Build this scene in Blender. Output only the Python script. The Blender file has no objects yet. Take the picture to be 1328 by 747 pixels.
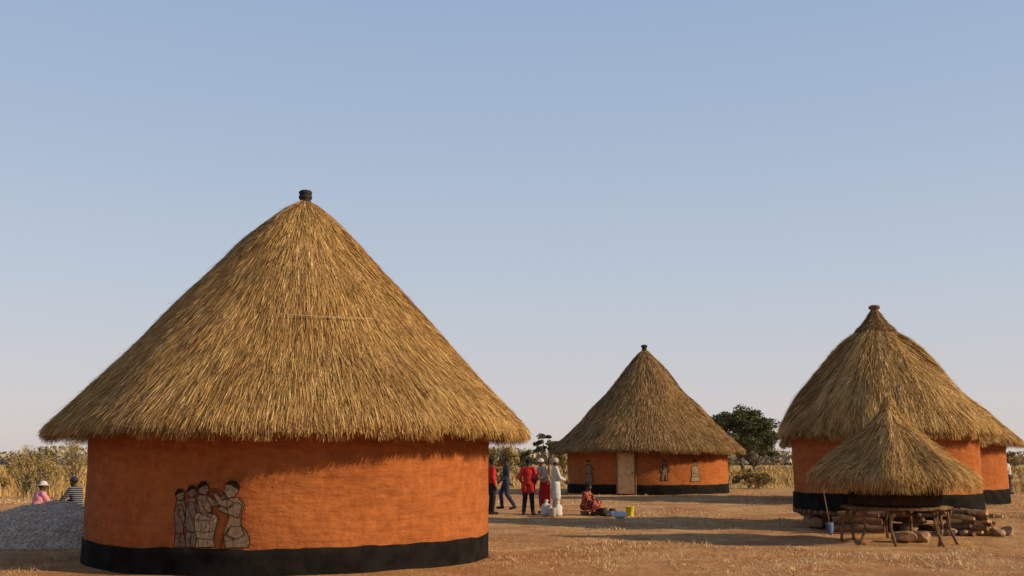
import bpy, bmesh, math, numpy as np
from mathutils import Vector, Matrix
rng = np.random.default_rng(7)
scene = bpy.context.scene
COL = scene.collection

# ------------------------------------------------------------------ helpers
def link(o, parent=None):
    COL.objects.link(o)
    if parent is not None: o.parent = parent
    return o
def top(o, label, category, group=None):
    o["label"] = label; o["category"] = category
    if group: o["group"] = group
    return o
def empty(name, x, y, label, category, group=None, z=0):
    e = bpy.data.objects.new(name, None); e.empty_display_size = .3
    e.location = (x, y, z); COL.objects.link(e)
    return top(e, label, category, group)
def vnoise(x, y, seed=0):
    x = np.asarray(x, float); y = np.asarray(y, float)
    xi = np.floor(x); yi = np.floor(y); fx = x-xi; fy = y-yi
    fx = fx*fx*(3-2*fx); fy = fy*fy*(3-2*fy)
    def h(i, j):
        v = np.sin(i*127.1+j*311.7+seed*74.7)*43758.5453
        return v-np.floor(v)
    return (h(xi, yi)*(1-fx)+h(xi+1, yi)*fx)*(1-fy)+(h(xi, yi+1)*(1-fx)+h(xi+1, yi+1)*fx)*fy
def mesh_np(name, V, F, tone=None, mat=None, parent=None, smooth=False):
    me = bpy.data.meshes.new(name)
    me.from_pydata(V.tolist() if hasattr(V, 'tolist') else V, [], F.tolist() if hasattr(F, 'tolist') else F)
    if tone is not None:
        a = me.attributes.new("tone", 'FLOAT', 'POINT')
        a.data.foreach_set("value", np.asarray(tone, np.float32))
    if smooth: me.polygons.foreach_set("use_smooth", [True]*len(me.polygons))
    me.update()
    if mat: me.materials.append(mat)
    return link(bpy.data.objects.new(name, me), parent)

# ------------------------------------------------------------------ materials
class NT:
    def __init__(s, name):
        s.m = bpy.data.materials.new(name); s.m.use_nodes = True
        s.t = s.m.node_tree; s.b = s.t.nodes["Principled BSDF"]
        s.b.inputs["Specular IOR Level"].default_value = .2
    def n(s, typ, **kw):
        nd = s.t.nodes.new(typ)
        for k, v in kw.items(): setattr(nd, k, v)
        return nd
    def l(s, a, b): s.t.links.new(a, b)
    def ramp(s, fac, stops):
        r = s.n('ShaderNodeValToRGB'); e = r.color_ramp.elements
        while len(e) < len(stops): e.new(.5)
        for i, (p, c) in enumerate(stops):
            e[i].position = p; e[i].color = (*c, 1)
        s.l(fac, r.inputs[0]); return r.outputs[0]
    def noise(s, vec, scale, detail=4, rough=.55):
        t = s.n('ShaderNodeTexNoise'); t.inputs['Scale'].default_value = scale
        t.inputs['Detail'].default_value = detail; t.inputs['Roughness'].default_value = rough
        if vec is not None: s.l(vec, t.inputs['Vector'])
        return t.outputs[0]
    def math(s, op, a, b, clamp=False):
        t = s.n('ShaderNodeMath', operation=op, use_clamp=clamp)
        for i, v in enumerate((a, b)):
            if isinstance(v, (int, float)): t.inputs[i].default_value = v
            else: s.l(v, t.inputs[i])
        return t.outputs[0]
    def mix(s, f, a, b, mode='MIX'):
        t = s.n('ShaderNodeMix', data_type='RGBA', blend_type=mode)
        for i, v in ((0, f), (6, a), (7, b)):
            if isinstance(v, (int, float)): t.inputs[i].default_value = v
            elif isinstance(v, tuple): t.inputs[i].default_value = (*v, 1)
            else: s.l(v, t.inputs[i])
        return t.outputs[2]
    def bump(s, h, strength, dist):
        t = s.n('ShaderNodeBump'); t.inputs['Strength'].default_value = strength
        t.inputs['Distance'].default_value = dist
        s.l(h, t.inputs['Height']); s.l(t.outputs[0], s.b.inputs['Normal'])
    def obj(s): return s.n('ShaderNodeTexCoord').outputs['Object']
    def color(s, c): s.l(c, s.b.inputs['Base Color'])
    def rough(s, v): s.b.inputs['Roughness'].default_value = v

def tone_mat(name, stops, nscale=3.0, namt=.25, rough=.85):
    m = NT(name); a = m.n('ShaderNodeAttribute', attribute_name="tone")
    nz = m.noise(m.obj(), nscale, 3)
    v = m.math('ADD', a.outputs['Fac'], m.math('MULTIPLY', m.math('SUBTRACT', nz, .5), namt), True)
    m.color(m.ramp(v, stops)); m.rough(rough); return m.m
def simple(name, c, var=.25, scale=8, rough=.8, bump=.2, bd=.02, bs=None, spec=None):
    m = NT(name); o = m.obj(); nz = m.noise(o, scale, 5)
    c = tuple(c)
    lo = tuple(x*(1-var) for x in c); hi = tuple(min(1, x*(1+var)) for x in c)
    m.color(m.ramp(nz, [(.3, lo), (.7, hi)])); m.rough(rough)
    if spec is not None: m.b.inputs["Specular IOR Level"].default_value = spec
    if bump: m.bump(m.noise(o, bs or scale*3, 5), bump, bd)
    return m.m

def clay(name, c1, c2, c3):
    m = NT(name); o = m.obj(); m.b.inputs["Specular IOR Level"].default_value = .08
    a = m.noise(o, .8, 5, .6); b = m.noise(o, 7, 6, .65)
    mp = m.n('ShaderNodeMapping'); mp.inputs['Scale'].default_value = (1.2, 1.2, 6); m.l(o, mp.inputs[0])
    st = m.noise(mp.outputs[0], 1.6, 5, .6)
    base = m.ramp(a, [(.32, c1), (.5, c2), (.7, c3)])
    base = m.mix(.45, base, m.ramp(b, [(.35, tuple(x*.68 for x in c1)), (.65, c3)]))
    base = m.mix(m.math('MULTIPLY', m.ramp(st, [(.45, (0, 0, 0)), (.72, (1, 1, 1))]), .42), base, tuple(x*.62 for x in c1))
    mp2 = m.n('ShaderNodeMapping'); mp2.inputs['Scale'].default_value = (7, 7, .5); m.l(o, mp2.inputs[0])
    vs = m.noise(mp2.outputs[0], 1.0, 4)
    base = m.mix(m.math('MULTIPLY', m.ramp(vs, [(.55, (0, 0, 0)), (.75, (1, 1, 1))]), .25), base, tuple(x*.7 for x in c1))
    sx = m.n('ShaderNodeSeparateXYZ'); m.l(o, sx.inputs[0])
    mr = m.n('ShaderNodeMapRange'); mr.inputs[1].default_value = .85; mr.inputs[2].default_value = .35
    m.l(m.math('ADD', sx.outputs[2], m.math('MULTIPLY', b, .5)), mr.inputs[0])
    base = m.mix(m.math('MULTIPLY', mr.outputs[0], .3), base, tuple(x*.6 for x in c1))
    m.color(base); m.rough(.9)
    h = m.math('ADD', m.math('MULTIPLY', st, 1.2), m.math('ADD', m.math('MULTIPLY', b, .45), m.math('MULTIPLY', m.noise(o, 40, 4), .14)))
    m.bump(h, .9, .045)
    return m.m

M = {}
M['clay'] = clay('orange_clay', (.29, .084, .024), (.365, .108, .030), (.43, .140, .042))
M['band'] = simple('black_clay_paint', (.0125, .0105, .009), .5, 3, .95, .5, .02, 14, .05)
M['darkmud'] = simple('dark_mud', (.035, .024, .017), .4, 4, .95, .5, .02, 14, .05)
straw_stops = [(0, (.045, .022, .008)), (.2, (.16, .080, .025)), (.45, (.385, .208, .064)), (.7, (.64, .378, .122)), (1, (.86, .62, .28))]
M['straw'] = tone_mat('straw_thatch', straw_stops, 1.3, .2)
M['straw_warm'] = tone_mat('weathered_thatch', [(0, (.04, .020, .009)), (.25, (.15, .078, .029)), (.55, (.33, .183, .066)), (1, (.62, .39, .165))], 1.3, .2)
M['grass'] = tone_mat('dry_grass_blades', [(0, (.16, .092, .032)), (.5, (.40, .245, .085)), (1, (.56, .39, .16))], .15, .3)
M['yard_litter'] = tone_mat('yard_straw_litter', [(0, (.17, .08, .032)), (.5, (.44, .265, .115)), (1, (.72, .53, .28))], .4, .2)
M['leaf'] = tone_mat('olive_leaves', [(0, (.036, .040, .018)), (.5, (.092, .094, .038)), (1, (.18, .17, .07))], .6, .2)
M['leaf_dry'] = tone_mat('dry_scrub_leaves', [(0, (.10, .070, .026)), (.5, (.27, .19, .065)), (1, (.46, .33, .12))], .6, .2)
M['bark'] = simple('bark', (.12, .09, .065), .4, 10, .9, .6, .02)
M['pole'] = simple('weathered_pole', (.17, .10, .052), .45, 9, .85, .6, .01)
M['firewood'] = simple('split_firewood', (.46, .27, .12), .4, 7, .85, .6, .01)
M['black'] = simple('charred_wood', (.025, .022, .02), .4, 12, .7, .5, .01)
M['rope'] = simple('pale_rope', (.45, .32, .17), .2, 20)
M['door'] = simple('tan_door_wood', (.52, .32, .14), .2, 5, .7)
M['frame'] = simple('door_frame_wood', (.16, .09, .05), .3, 6, .7)
M['metal'] = simple('worn_metal', (.2, .2, .2), .3, 12, .4)
M['mural_fill'] = simple('mural_grey_wash', (.185, .125, .080), .45, 22, .9, 0, spec=.05)
M['mural_light'] = simple('mural_pale_wash', (.25, .18, .115), .4, 22, .9, 0, spec=.05)
M['mural_line'] = simple('mural_black_line', (.022, .013, .008), .6, 30, .9, 0, spec=.05)
M['stone'] = simple('granite_boulder', (.30, .185, .105), .4, 5, .9, .7, .03)
M['skin'] = simple('dark_skin', (.085, .042, .026), .12, 10, .55, 0)
M['hair'] = simple('black_hair', (.012, .010, .009), .3, 60, .9, .6, .01)
M['eye'] = simple('eye_white', (.6, .58, .55), .05, 10, .3, 0)
M['lips'] = simple('lips', (.12, .045, .035), .1, 10, .5, 0)
def cloth(name, c): return simple(name, c, .18, 12, .9, .5, .012, 9)
M['red'] = cloth('red_cloth', (.42, .022, .018)); M['navy'] = cloth('navy_cloth', (.030, .036, .062))
M['blackcloth'] = cloth('black_cloth', (.018, .016, .018)); M['white'] = cloth('white_cloth', (.50, .46, .42))
M['cream'] = cloth('cream_cloth', (.42, .34, .25)); M['pink'] = cloth('pink_cloth', (.62, .24, .29)); M['grey'] = cloth('grey_cloth', (.12, .12, .14))
m = NT('striped_cloth'); o = m.obj(); w = m.n('ShaderNodeTexWave', bands_direction='Z'); w.inputs['Scale'].default_value = 6.5; m.l(o, w.inputs[0])
m.color(m.ramp(w.outputs[1], [(.72, (.02, .024, .042)), (.82, (.20, .20, .22))])); m.rough(.9); M['stripe'] = m.m
m = NT('patterned_cloth'); o = m.obj(); w = m.n('ShaderNodeTexVoronoi'); w.inputs['Scale'].default_value = 14; m.l(o, w.inputs[0])
m.color(m.ramp(w.outputs[0], [(.25, (.45, .22, .06)), (.4, (.36, .02, .02)), (.62, (.03, .015, .02))])); m.rough(.9); M['pattern'] = m.m
M['yellow'] = simple('yellow_plastic', (.62, .52, .04), .08, 6, .4, 0)
M['enamel'] = simple('pale_blue_enamel', (.42, .46, .48), .12, 6, .35, 0)
M['blue'] = simple('blue_paint', (.07, .11, .20), .2, 8, .5, 0)
M['sack'] = simple('white_woven_sack', (.50, .47, .43), .12, 10, .85, .5, .02)

# gravel
m = NT('pale_gravel'); o = m.obj(); m.b.inputs["Specular IOR Level"].default_value = .05
v = m.n('ShaderNodeTexVoronoi'); v.inputs['Scale'].default_value = 26; m.l(o, v.inputs[0])
sv = m.n('ShaderNodeSeparateColor'); m.l(v.outputs['Color'], sv.inputs[0])
c = m.mix(.5, m.ramp(m.noise(o, 3, 6), [(.3, (.56, .42, .30)), (.7, (.80, .63, .48))]), m.ramp(sv.outputs[0], [(0, (.36, .27, .20)), (1, (.86, .70, .54))]))
m.color(c); m.rough(.95); m.bump(v.outputs[0], .9, .035); M['gravel'] = m.m

# ground
m = NT('red_sandy_earth'); o = m.n('ShaderNodeNewGeometry').outputs['Position']; m.b.inputs["Specular IOR Level"].default_value = .05
a = m.noise(o, .12, 6, .6); b = m.noise(o, 1.1, 8, .68); c = m.noise(o, 9, 8, .7); e_ = m.noise(o, .42, 7, .62)
soil = m.ramp(a, [(.30, (.46, .20, .078)), (.5, (.58, .31, .13)), (.68, (.68, .43, .20))])
soil = m.mix(.6, soil, m.ramp(b, [(.38, (.27, .11, .040)), (.52, (.58, .30, .125)), (.64, (.78, .54, .27))]))
soil = m.mix(.4, soil, m.ramp(c, [(.38, (.18, .08, .033)), (.55, (.58, .33, .15)), (.66, (.84, .62, .36))]))
soil = m.mix(m.math('MULTIPLY', m.ramp(e_, [(.50, (0, 0, 0)), (.58, (1, 1, 1))]), .55), soil, (.36, .145, .052))
sx = m.n('ShaderNodeSeparateXYZ'); m.l(o, sx.inputs[0])
yy = m.math('ADD', sx.outputs[1], m.math('MULTIPLY', m.noise(o, .2, 3), 14))
fld = m.n('ShaderNodeMapRange'); fld.inputs[1].default_value = 60; fld.inputs[2].default_value = 72; m.l(yy, fld.inputs[0])
field = m.ramp(m.noise(o, .25, 6), [(.35, (.38, .24, .085)), (.65, (.54, .36, .14))])
near = m.n('ShaderNodeMapRange'); near.inputs[1].default_value = 31; near.inputs[2].default_value = 20; m.l(yy, near.inputs[0])
soil = m.mix(m.math('MULTIPLY', near.outputs[0], .4), soil, (.48, .20, .07))
m.color(m.mix(fld.outputs[0], soil, field)); m.rough(.95)
h = m.math('ADD', m.math('MULTIPLY', b, 1.0), m.math('MULTIPLY', c, .6))
m.bump(h, 1.0, .12); M['ground'] = m.m

# ------------------------------------------------------------------ ground
def axis(lo, hi, step_in, in_lo, in_hi, grow=1.28):
    pts = list(np.arange(in_lo, in_hi+1e-6, step_in))
    s = step_in; x = in_hi
    while x < hi: s *= grow; x += s; pts.append(x)
    s = step_in; x = in_lo
    while x > lo: s *= grow; x -= s; pts.insert(0, x)
    return np.array(pts)
gx = axis(-2500, 2500, .30, -22, 28); gy = axis(-60, 4000, .30, 4, 62)
X, Y = np.meshgrid(gx, gy)
def gz(x, y):
    return .05*(vnoise(x*.5, y*.5, 3)-.5)+.05*(vnoise(x*1.7, y*1.7, 5)-.5)
Z = gz(X, Y)
V = np.stack([X.ravel(), Y.ravel(), Z.ravel()], 1)
nx, ny = len(gx), len(gy)
i = np.arange((nx-1)*(ny-1)); r_ = i//(nx-1); c_ = i % (nx-1); q = r_*nx+c_
F = np.stack([q, q+1, q+nx+1, q+nx], 1)
g = mesh_np('ground', V, F, mat=M['ground'], smooth=True); g["kind"] = "structure"

# ------------------------------------------------------------------ lathe
def lathe(name, prof, mat, parent=None, seg=48, wob=0, seed=0, smooth=True, arc=None, loc=(0, 0, 0)):
    prof = np.array(prof, float); n = len(prof)
    th = np.linspace(0, 2*np.pi, seg, endpoint=False)
    T, K = np.meshgrid(th, np.arange(n)); R = prof[K, 0]; Zz = prof[K, 1]
    if wob: R = R+(R > .02)*wob*(vnoise(np.cos(T)*2+5+Zz*1.1, np.sin(T)*2+9+Zz*.7, seed)-.5)*2
    V = np.stack([(R*np.cos(T)).ravel(), (R*np.sin(T)).ravel(), Zz.ravel()], 1)
    F = []
    for k in range(n-1):
        for j in range(seg):
            a = k*seg+j; b = k*seg+(j+1) % seg
            F.append((a, b, b+seg, a+seg))
    o = mesh_np(name, V, F, mat=mat, parent=parent, smooth=smooth)
    o.location = loc
    return o

def wall(parent, R, z0, z1, acam, seed, name='wall', mat=None, mid=14, lean=0.0):
    zs = np.linspace(z0, z1, mid)
    prof = [(0.0, z0)]+[(R+.010*math.sin(z*2.2+seed)+lean*(z-1), z) for z in zs]+[(R-.25, z1+.001), (0.0, z1+.002)]
    return lathe(name, prof, mat or M['clay'], parent, 200, .022, seed)
def band(parent, R, z0, z1, seed, name='painted_band', mat=None, lean=0.0):
    seg = 220; rows = 6; V = []; F = []
    for k in range(rows):
        for j in range(seg):
            t = 2*math.pi*j/seg
            zt = z1+.03*(float(vnoise(math.cos(t)*7+3, math.sin(t)*7+8, seed))-.5)+.02*(float(vnoise(j*.7, 1, seed))-.5)
            f = k/(rows-2) if k < rows-1 else 1
            z = z0+(zt-z0)*f
            r = R+.034+.02*(1-f)**3+lean*(z-1)
            if k == rows-1: r = R-.06+lean*(z-1)
            V.append((r*math.cos(t), r*math.sin(t), z))
    for k in range(rows-1):
        for j in range(seg):
            a = k*seg+j; b = k*seg+(j+1) % seg; F.append((a, b, b+seg, a+seg))
    return mesh_np(name, V, F, mat=mat or M['band'], parent=parent, smooth=True)

# ------------------------------------------------------------------ thatch
def thatch(parent, prof, acam, n, L, w, seed, fringe, nfr, lump=.10, shag=.05, gain=.0, mat=None, kth=9, clump=.35, name='roof', drift=.05, thick=.14, wave=.1, rollm=.6, frdark=0):
    g = np.random.default_rng(seed)
    P = np.array(prof, float)
    d = np.r_[0, np.cumsum(np.hypot(*np.diff(P, axis=0).T))]
    ss = np.linspace(0, d[-1], 60)
    R = np.interp(ss, d, P[:, 0]); Zz = np.interp(ss, d, P[:, 1])
    ker = np.ones(5)/5
    Rp = np.convolve(np.pad(R, 2, mode='reflect', reflect_type='odd'), ker, 'valid'); Zp = np.convolve(np.pad(Zz, 2, mode='reflect', reflect_type='odd'), ker, 'valid')
    R, Zz = Rp, Zp
    S = ss[-1]
    dr, dz = R[-1]-R[-4], Zz[-1]-Zz[-4]; k = math.hypot(dr, dz); dr /= k; dz /= k
    R2 = np.r_[R, R[-1]+dr*fringe*.45, R[-1]+dr*fringe*.62]; Z2 = np.r_[Zz, Zz[-1]+dz*fringe*.45-.12*fringe, Zz[-1]+dz*fringe*.62-fringe*.62]
    S2 = np.r_[ss, S+.5*fringe, S+fringe*1.1]
    gr = np.gradient(R2, S2); gzz = np.gradient(Z2, S2); ln = np.hypot(gr, gzz); NR = -gzz/ln; NZ = gr/ln
    def lumpf(s, th):
        a = vnoise(th*kth*.22, s*.7, seed)-.5
        b = vnoise(th*kth*.8, s*1.1, seed+3)-.5
        return lump*(a*1.8+b*.35)*np.clip(s/ (S*.25), .15, 1)
    def pos(s, th, off):
        r = np.interp(s, S2, R2); z = np.interp(s, S2, Z2); nr = np.interp(s, S2, NR); nz = np.interp(s, S2, NZ)
        off = off+lumpf(s, th)
        rr = np.maximum(r+nr*off, .01)
        a = acam+th
        return np.stack([rr*np.cos(a), rr*np.sin(a), z+nz*off], -1)
    seg = 180; th = np.linspace(-np.pi, np.pi, seg, endpoint=False)
    so = np.linspace(0, S, 40); rows = [(s, -.015) for s in so]+[(s, -thick) for s in so[::-1][:-6]]
    V = np.concatenate([pos(np.full(seg, s), th, np.full(seg, o)) for s, o in rows])
    idx = np.arange(seg)
    Fs = [np.stack([k*seg+idx, k*seg+(idx+1) % seg, (k+1)*seg+(idx+1) % seg, (k+1)*seg+idx], 1)[:, ::-1] for k in range(len(rows)-1)]
    F = np.concatenate(Fs)
    tone = .28+.15*vnoise(np.tile(th, len(rows))*60, np.repeat([r[0] for r in rows], seg)*1.5, seed)
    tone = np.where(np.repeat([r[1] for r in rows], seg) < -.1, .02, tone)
    def strands(s0, th0, Ls, off0, off1, w, tn, dri):
        N = len(s0)
        st = []
        roll = g.uniform(-rollm, rollm, N)
        for f, wf in ((0, .8), (.5, 1.), (1., .45)):
            s = s0+Ls*f; rr = np.maximum(np.interp(s, S2, R2), .12)
            t = th0+dri*Ls*f/rr
            c = pos(s, t, off0+(off1-off0)*f**1.2)
            a = acam+t
            tang = np.stack([-np.sin(a), np.cos(a), 0*a], -1)
            nr = np.interp(s, S2, NR); nz = np.interp(s, S2, NZ)
            nrm = np.stack([nr*np.cos(a), nr*np.sin(a), nz], -1)
            wd = tang*np.cos(roll)[:, None]+nrm*np.sin(roll)[:, None]
            hw = (w*wf/2)[:, None]
            st += [c-wd*hw, c+wd*hw]
        Vs = np.stack(st, 1).reshape(-1, 3)
        b = np.arange(N)*6
        Fq = np.concatenate([np.stack([b, b+1, b+3, b+2], 1), np.stack([b+2, b+3, b+5, b+4], 1)])
        return Vs, Fq, np.repeat(tn, 6)
    cdf = np.cumsum(R+.15); cdf /= cdf[-1]
    s0 = np.interp(g.random(n), cdf, ss); th0 = g.uniform(-np.pi, np.pi, n)
    Ls = g.uniform(L*.4, L*1.3, n)
    cl = vnoise(th0*kth*1.3, s0*.8, seed+11); cl2 = vnoise(th0*kth*9, s0*2.6, seed+12)
    tn = .50+gain+clump*(cl-.5)+.16*(cl2-.5)+g.normal(0, .21, n)
    off0 = g.uniform(-.025, .015, n); off1 = off0+np.abs(g.normal(0, shag, n))
    wild = g.random(n) < .015; off1 = off1+wild*g.uniform(0, .09, n)
    stray = g.random(n) < .16
    dri = g.normal(0, drift, n)*np.where(stray, 4.0, 1)+(vnoise(th0*kth*.6, s0*.8, seed+20)-.5)*drift*wave*2
    over = s0+Ls > S+fringe*.6
    Ls = np.where(over, np.maximum(S+fringe*g.uniform(.1, .8, n)-s0, .1), Ls)
    A = strands(s0, th0, Ls, off0, off1, w*g.uniform(.5, 1.3, n), tn, dri)
    th1 = g.uniform(-np.pi, np.pi, nfr); s1 = S-g.uniform(0.02, .45, nfr)
    rag = .50+.40*vnoise(th1*18, th1*0, seed+7)+.55*vnoise(th1*85, th1*0, seed+8)
    e1 = S+fringe*np.clip(g.uniform(.15, .95, nfr)*rag, .05, 1.08)
    of = -g.uniform(0, thick*1.05, nfr)**1.0
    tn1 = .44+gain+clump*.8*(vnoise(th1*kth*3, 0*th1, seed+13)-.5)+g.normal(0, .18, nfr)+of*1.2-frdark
    B = strands(s1, th1, e1-s1, of, of+g.normal(0, .025, nfr), w*g.uniform(.5, 1.2, nfr), tn1, g.normal(0, drift*2.4, nfr))
    Vs = [V]; Fs = [F]; Ts = [tone]; o = len(V)
    for a, b, c in (A, B):
        Vs.append(a); Fs.append(b+o); Ts.append(c); o += len(a)
    return mesh_np(name, np.concatenate(Vs), np.concatenate(Fs), np.clip(np.concatenate(Ts), 0, 1), mat or M['straw'], parent)

# ------------------------------------------------------------------ murals
def mural(parent, R, acam, phi0, conv, shapes, name='mural', lean=0.0):
    V = []; F = []; MI = []
    def put(p, off):
        a, z = p; t = acam+phi0+a/R; q = R+off+lean*(z-1)
        V.append((q*math.cos(t), q*math.sin(t), z)); return len(V)-1
    lay = .025
    for kind, pts, mi, w in shapes:
        pts = [conv(*p) for p in pts]; lay += .0004
        if kind == 'fill':
            F.append([put(p, lay) for p in pts]); MI.append(mi)
        else:
            q = pts+[pts[0]] if kind == 'loop' else pts
            for (a, b) in zip(q[:-1], q[1:]):
                dx, dz = b[0]-a[0], b[1]-a[1]; l = math.hypot(dx, dz) or 1
                nx_, nz_ = -dz/l*w/2, dx/l*w/2; ex, ez = dx/l*w*.3, dz/l*w*.3
                F.append([put((a[0]-nx_-ex, a[1]-nz_-ez), lay+.002), put((b[0]-nx_+ex, b[1]-nz_+ez), lay+.002),
                          put((b[0]+nx_+ex, b[1]+nz_+ez), lay+.002), put((a[0]+nx_-ex, a[1]+nz_-ez), lay+.002)]); MI.append(mi)
    o = mesh_np(name, V, F, parent=parent)
    for k in ('mural_fill', 'mural_light', 'mural_line'): o.data.materials.append(M[k])
    o.data.polygons.foreach_set("material_index", MI); return o
def ell(cx, cy, rx, ry, n=16, a0=0): return [(cx+rx*math.cos(a0+2*math.pi*k/n), cy+ry*math.sin(a0+2*math.pi*k/n)) for k in range(n)]

# ------------------------------------------------------------------ HUT 1 (large)
def acam_of(x, y): return math.atan2(-y, -x)
hx, hy = -3.90, 18.37; ac = acam_of(hx, hy)
H = empty('thatched_hut', hx, hy, "large round orange clay hut with black painted base and figure mural", "hut")
LN = .035
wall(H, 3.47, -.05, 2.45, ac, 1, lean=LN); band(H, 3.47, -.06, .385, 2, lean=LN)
R1 = thatch(H, [(.06, 6.47), (.20, 6.39), (.38, 6.27), (.66, 6.02), (.95, 5.70), (1.40, 5.18), (2.50, 4.0), (3.43, 3.03), (4.14, 2.24)], ac, 250000, .40, .0078, 5, .30, 42000, lump=.09, shag=.018, kth=8, clump=.10, thick=.16, drift=.05)
lathe('finial', [(.13, 6.34), (.115, 6.46), (.10, 6.49), (.125, 6.51), (.13, 6.56), (.10, 6.575), (.12, 6.59), (.13, 6.64), (.10, 6.67), (.05, 6.655), (0, 6.65)], M['black'], R1, 20, .012, 3)
V = []; F = []
ph = np.radians(np.linspace(-9, 26, 60))
for k, p in enumerate(ph):
    r = 2.675+.004*math.sin(k*.23); z = 3.94-.03*math.sin(k/60*3.14)
    for j in range(6):
        b = 2*math.pi*j/6; rr = r+.006*math.cos(b)
        V.append((rr*math.cos(ac+p), rr*math.sin(ac+p), z+.006*math.sin(b)))
for k in range(59):
    for j in range(6): F.append((k*6+j, k*6+(j+1) % 6, (k+1)*6+(j+1) % 6, (k+1)*6+j))
mesh_np('rope', V, F, mat=M['rope'], parent=R1)

S = []
LW = .8
def fill(p, mi=0): S.append(('fill', p, mi, 0))
def loop(p, w=.012): S.append(('loop', p, 2, w*LW))
def line(p, w=.011): S.append(('line', p, 2, w*LW))
def shape(p, mi=0, w=.012): fill(p, mi); loop(p, w)
def head(cx, cy, r, face=1, hair=True):
    pts = [(cx-r*.85*face, cy-r*.3), (cx-r*.5*face, cy-r), (cx+r*.3*face, cy-r*1.05), (cx+r*.8*face, cy-r*.6), (cx+r*.85*face, cy-r*.1), (cx+r*1.15*face, cy+r*.3), (cx+r*.85*face, cy+r*.45), (cx+r*.85*face, cy+r*.75), (cx+r*.4*face, cy+r*1.1), (cx-r*.3*face, cy+r*.95), (cx-r*.8*face, cy+r*.4)]
    shape(pts)
    if hair: fill([(cx-r*.98*face, cy+r*.1), (cx-r*1.0*face, cy-r*.6), (cx-r*.4*face, cy-r*1.2), (cx+r*.4*face, cy-r*1.22), (cx+r*.85*face, cy-r*.6), (cx+r*.2*face, cy-r*.55), (cx-r*.35*face, cy-r*.2)], 2)
    line([(cx+r*.35*face, cy-r*.05), (cx+r*.65*face, cy-r*.02)], .012)
    line([(cx+r*.5*face, cy+r*.68), (cx+r*.85*face, cy+r*.62)], .009)
shape([(229, 650), (238, 650), (242, 660), (241, 674), (239, 690), (242, 700), (244, 711), (226, 711), (228, 690), (225, 668)])
shape([(231, 656), (237, 657), (240, 668), (243, 676), (251, 684), (249, 689), (239, 684), (232, 668)]); head(233, 643, 7)
line([(227, 692), (235, 694), (241, 692)]); line([(235, 692), (235, 711)]); line([(229, 700), (233, 700)], .008); line([(233, 659), (233, 664)], .008)
shape([(245, 646), (254, 646), (259, 658), (257, 672), (258, 688), (260, 711), (243, 711), (244, 686), (242, 664)])
shape([(246, 652), (253, 653), (258, 668), (266, 676), (263, 681), (253, 676), (247, 664)]); head(249.5, 638.5, 7)
line([(244, 690), (252, 692), (258, 690)]); line([(251, 690), (251, 711)]); line([(248, 700), (249, 708)], .008)
shape([(259, 642), (272, 642), (278, 652), (276, 672), (280, 711), (258, 711), (260, 674), (256, 656)])
head(265, 634, 7.8)
shape([(270, 646), (274, 644), (283, 650), (292, 641), (295, 645), (285, 657), (278, 657)])
shape([(258, 650), (264, 648), (268, 662), (279, 668), (277, 673), (263, 668)])
shape([(259, 666), (280, 666), (286, 672), (283, 690), (280, 700), (284, 711), (257, 711), (260, 700), (256, 690), (254, 672)], 1)
line([(254, 673), (262, 676), (277, 676), (285, 673)]); line([(257, 690), (269, 692), (282, 690)]); line([(260, 700), (280, 700)])
for x in (259, 264, 269, 274, 279): line([(x, 675), (x+2, 682), (x, 690)], .007)
for x in (262, 268, 274): line([(x, 700), (x, 711)], .007)
shape([(297, 646), (310, 645), (319, 654), (315, 670), (316, 682), (322, 690), (327, 701), (326, 711), (297, 711), (294, 692), (300, 672), (296, 658)])
shape([(299, 648), (305, 651), (298, 662), (286, 654), (278, 641), (282, 638), (291, 649)])
shape([(308, 652), (316, 656), (312, 672), (295, 666), (286, 662), (289, 656), (301, 660)])
head(302.5, 635, 10, -1)
line([(279, 640), (276, 634)], .014); line([(281, 639), (280, 632)], .014); line([(283, 639), (285, 633)], .014)
shape([(302, 684), (316, 684), (321, 694), (310, 700), (297, 694)]); line([(307, 700), (306, 711)])
line([(297, 690), (292, 704), (290, 711)], .016); line([(290, 700), (300, 704)], .009)
phm = math.radians(-20)
mural(H, 3.47, ac, phm, lambda u, v: ((u-275)*.01160+.006*math.sin(v*.9+u*.4), .40+(712-v)*.0108+.006*math.sin(u*.8)), S, lean=LN)

# ------------------------------------------------------------------ HUT 2 (middle)
hx, hy = 7.05, 53.2; ac = acam_of(hx, hy)
H = empty('thatched_hut', hx, hy, "round orange clay hut with tan wooden door and black base", "hut")
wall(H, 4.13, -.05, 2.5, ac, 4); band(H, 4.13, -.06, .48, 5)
R2_ = thatch(H, [(.08, 7.45), (.35, 7.2), (.7, 6.8), (1.2, 6.2), (2.1, 5.1), (3.2, 3.9), (4.3, 2.85), (4.95, 2.27)], ac, 95000, .5, .020, 15, .34, 18000, lump=.11, shag=.028, kth=8, clump=.13, mat=M['straw_warm'])
lathe('finial', [(.16, 7.3), (.12, 7.55), (.17, 7.6), (.17, 7.68), (.1, 7.72), (0, 7.72)], M['black'], R2_, 16)
def box_on_wall(name, R, ang, off, w, d, z0, z1, mat, parent, bev=.01, side=0):
    bm = bmesh.new(); bmesh.ops.create_cube(bm, size=1)
    for v in bm.verts: v.co = Vector((v.co.x*d, v.co.y*w, v.co.z*(z1-z0)))
    bmesh.ops.bevel(bm, geom=bm.edges[:], offset=bev, segments=2, affect='EDGES')
    me = bpy.data.meshes.new(name)
    mt = Matrix.Rotation(ang, 4, 'Z') @ Matrix.Translation((R+off, side, (z0+z1)/2))
    bm.transform(mt); bm.to_mesh(me); bm.free(); me.materials.append(mat)
    return link(bpy.data.objects.new(name, me), parent)
da = ac+math.radians(-14)
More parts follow.
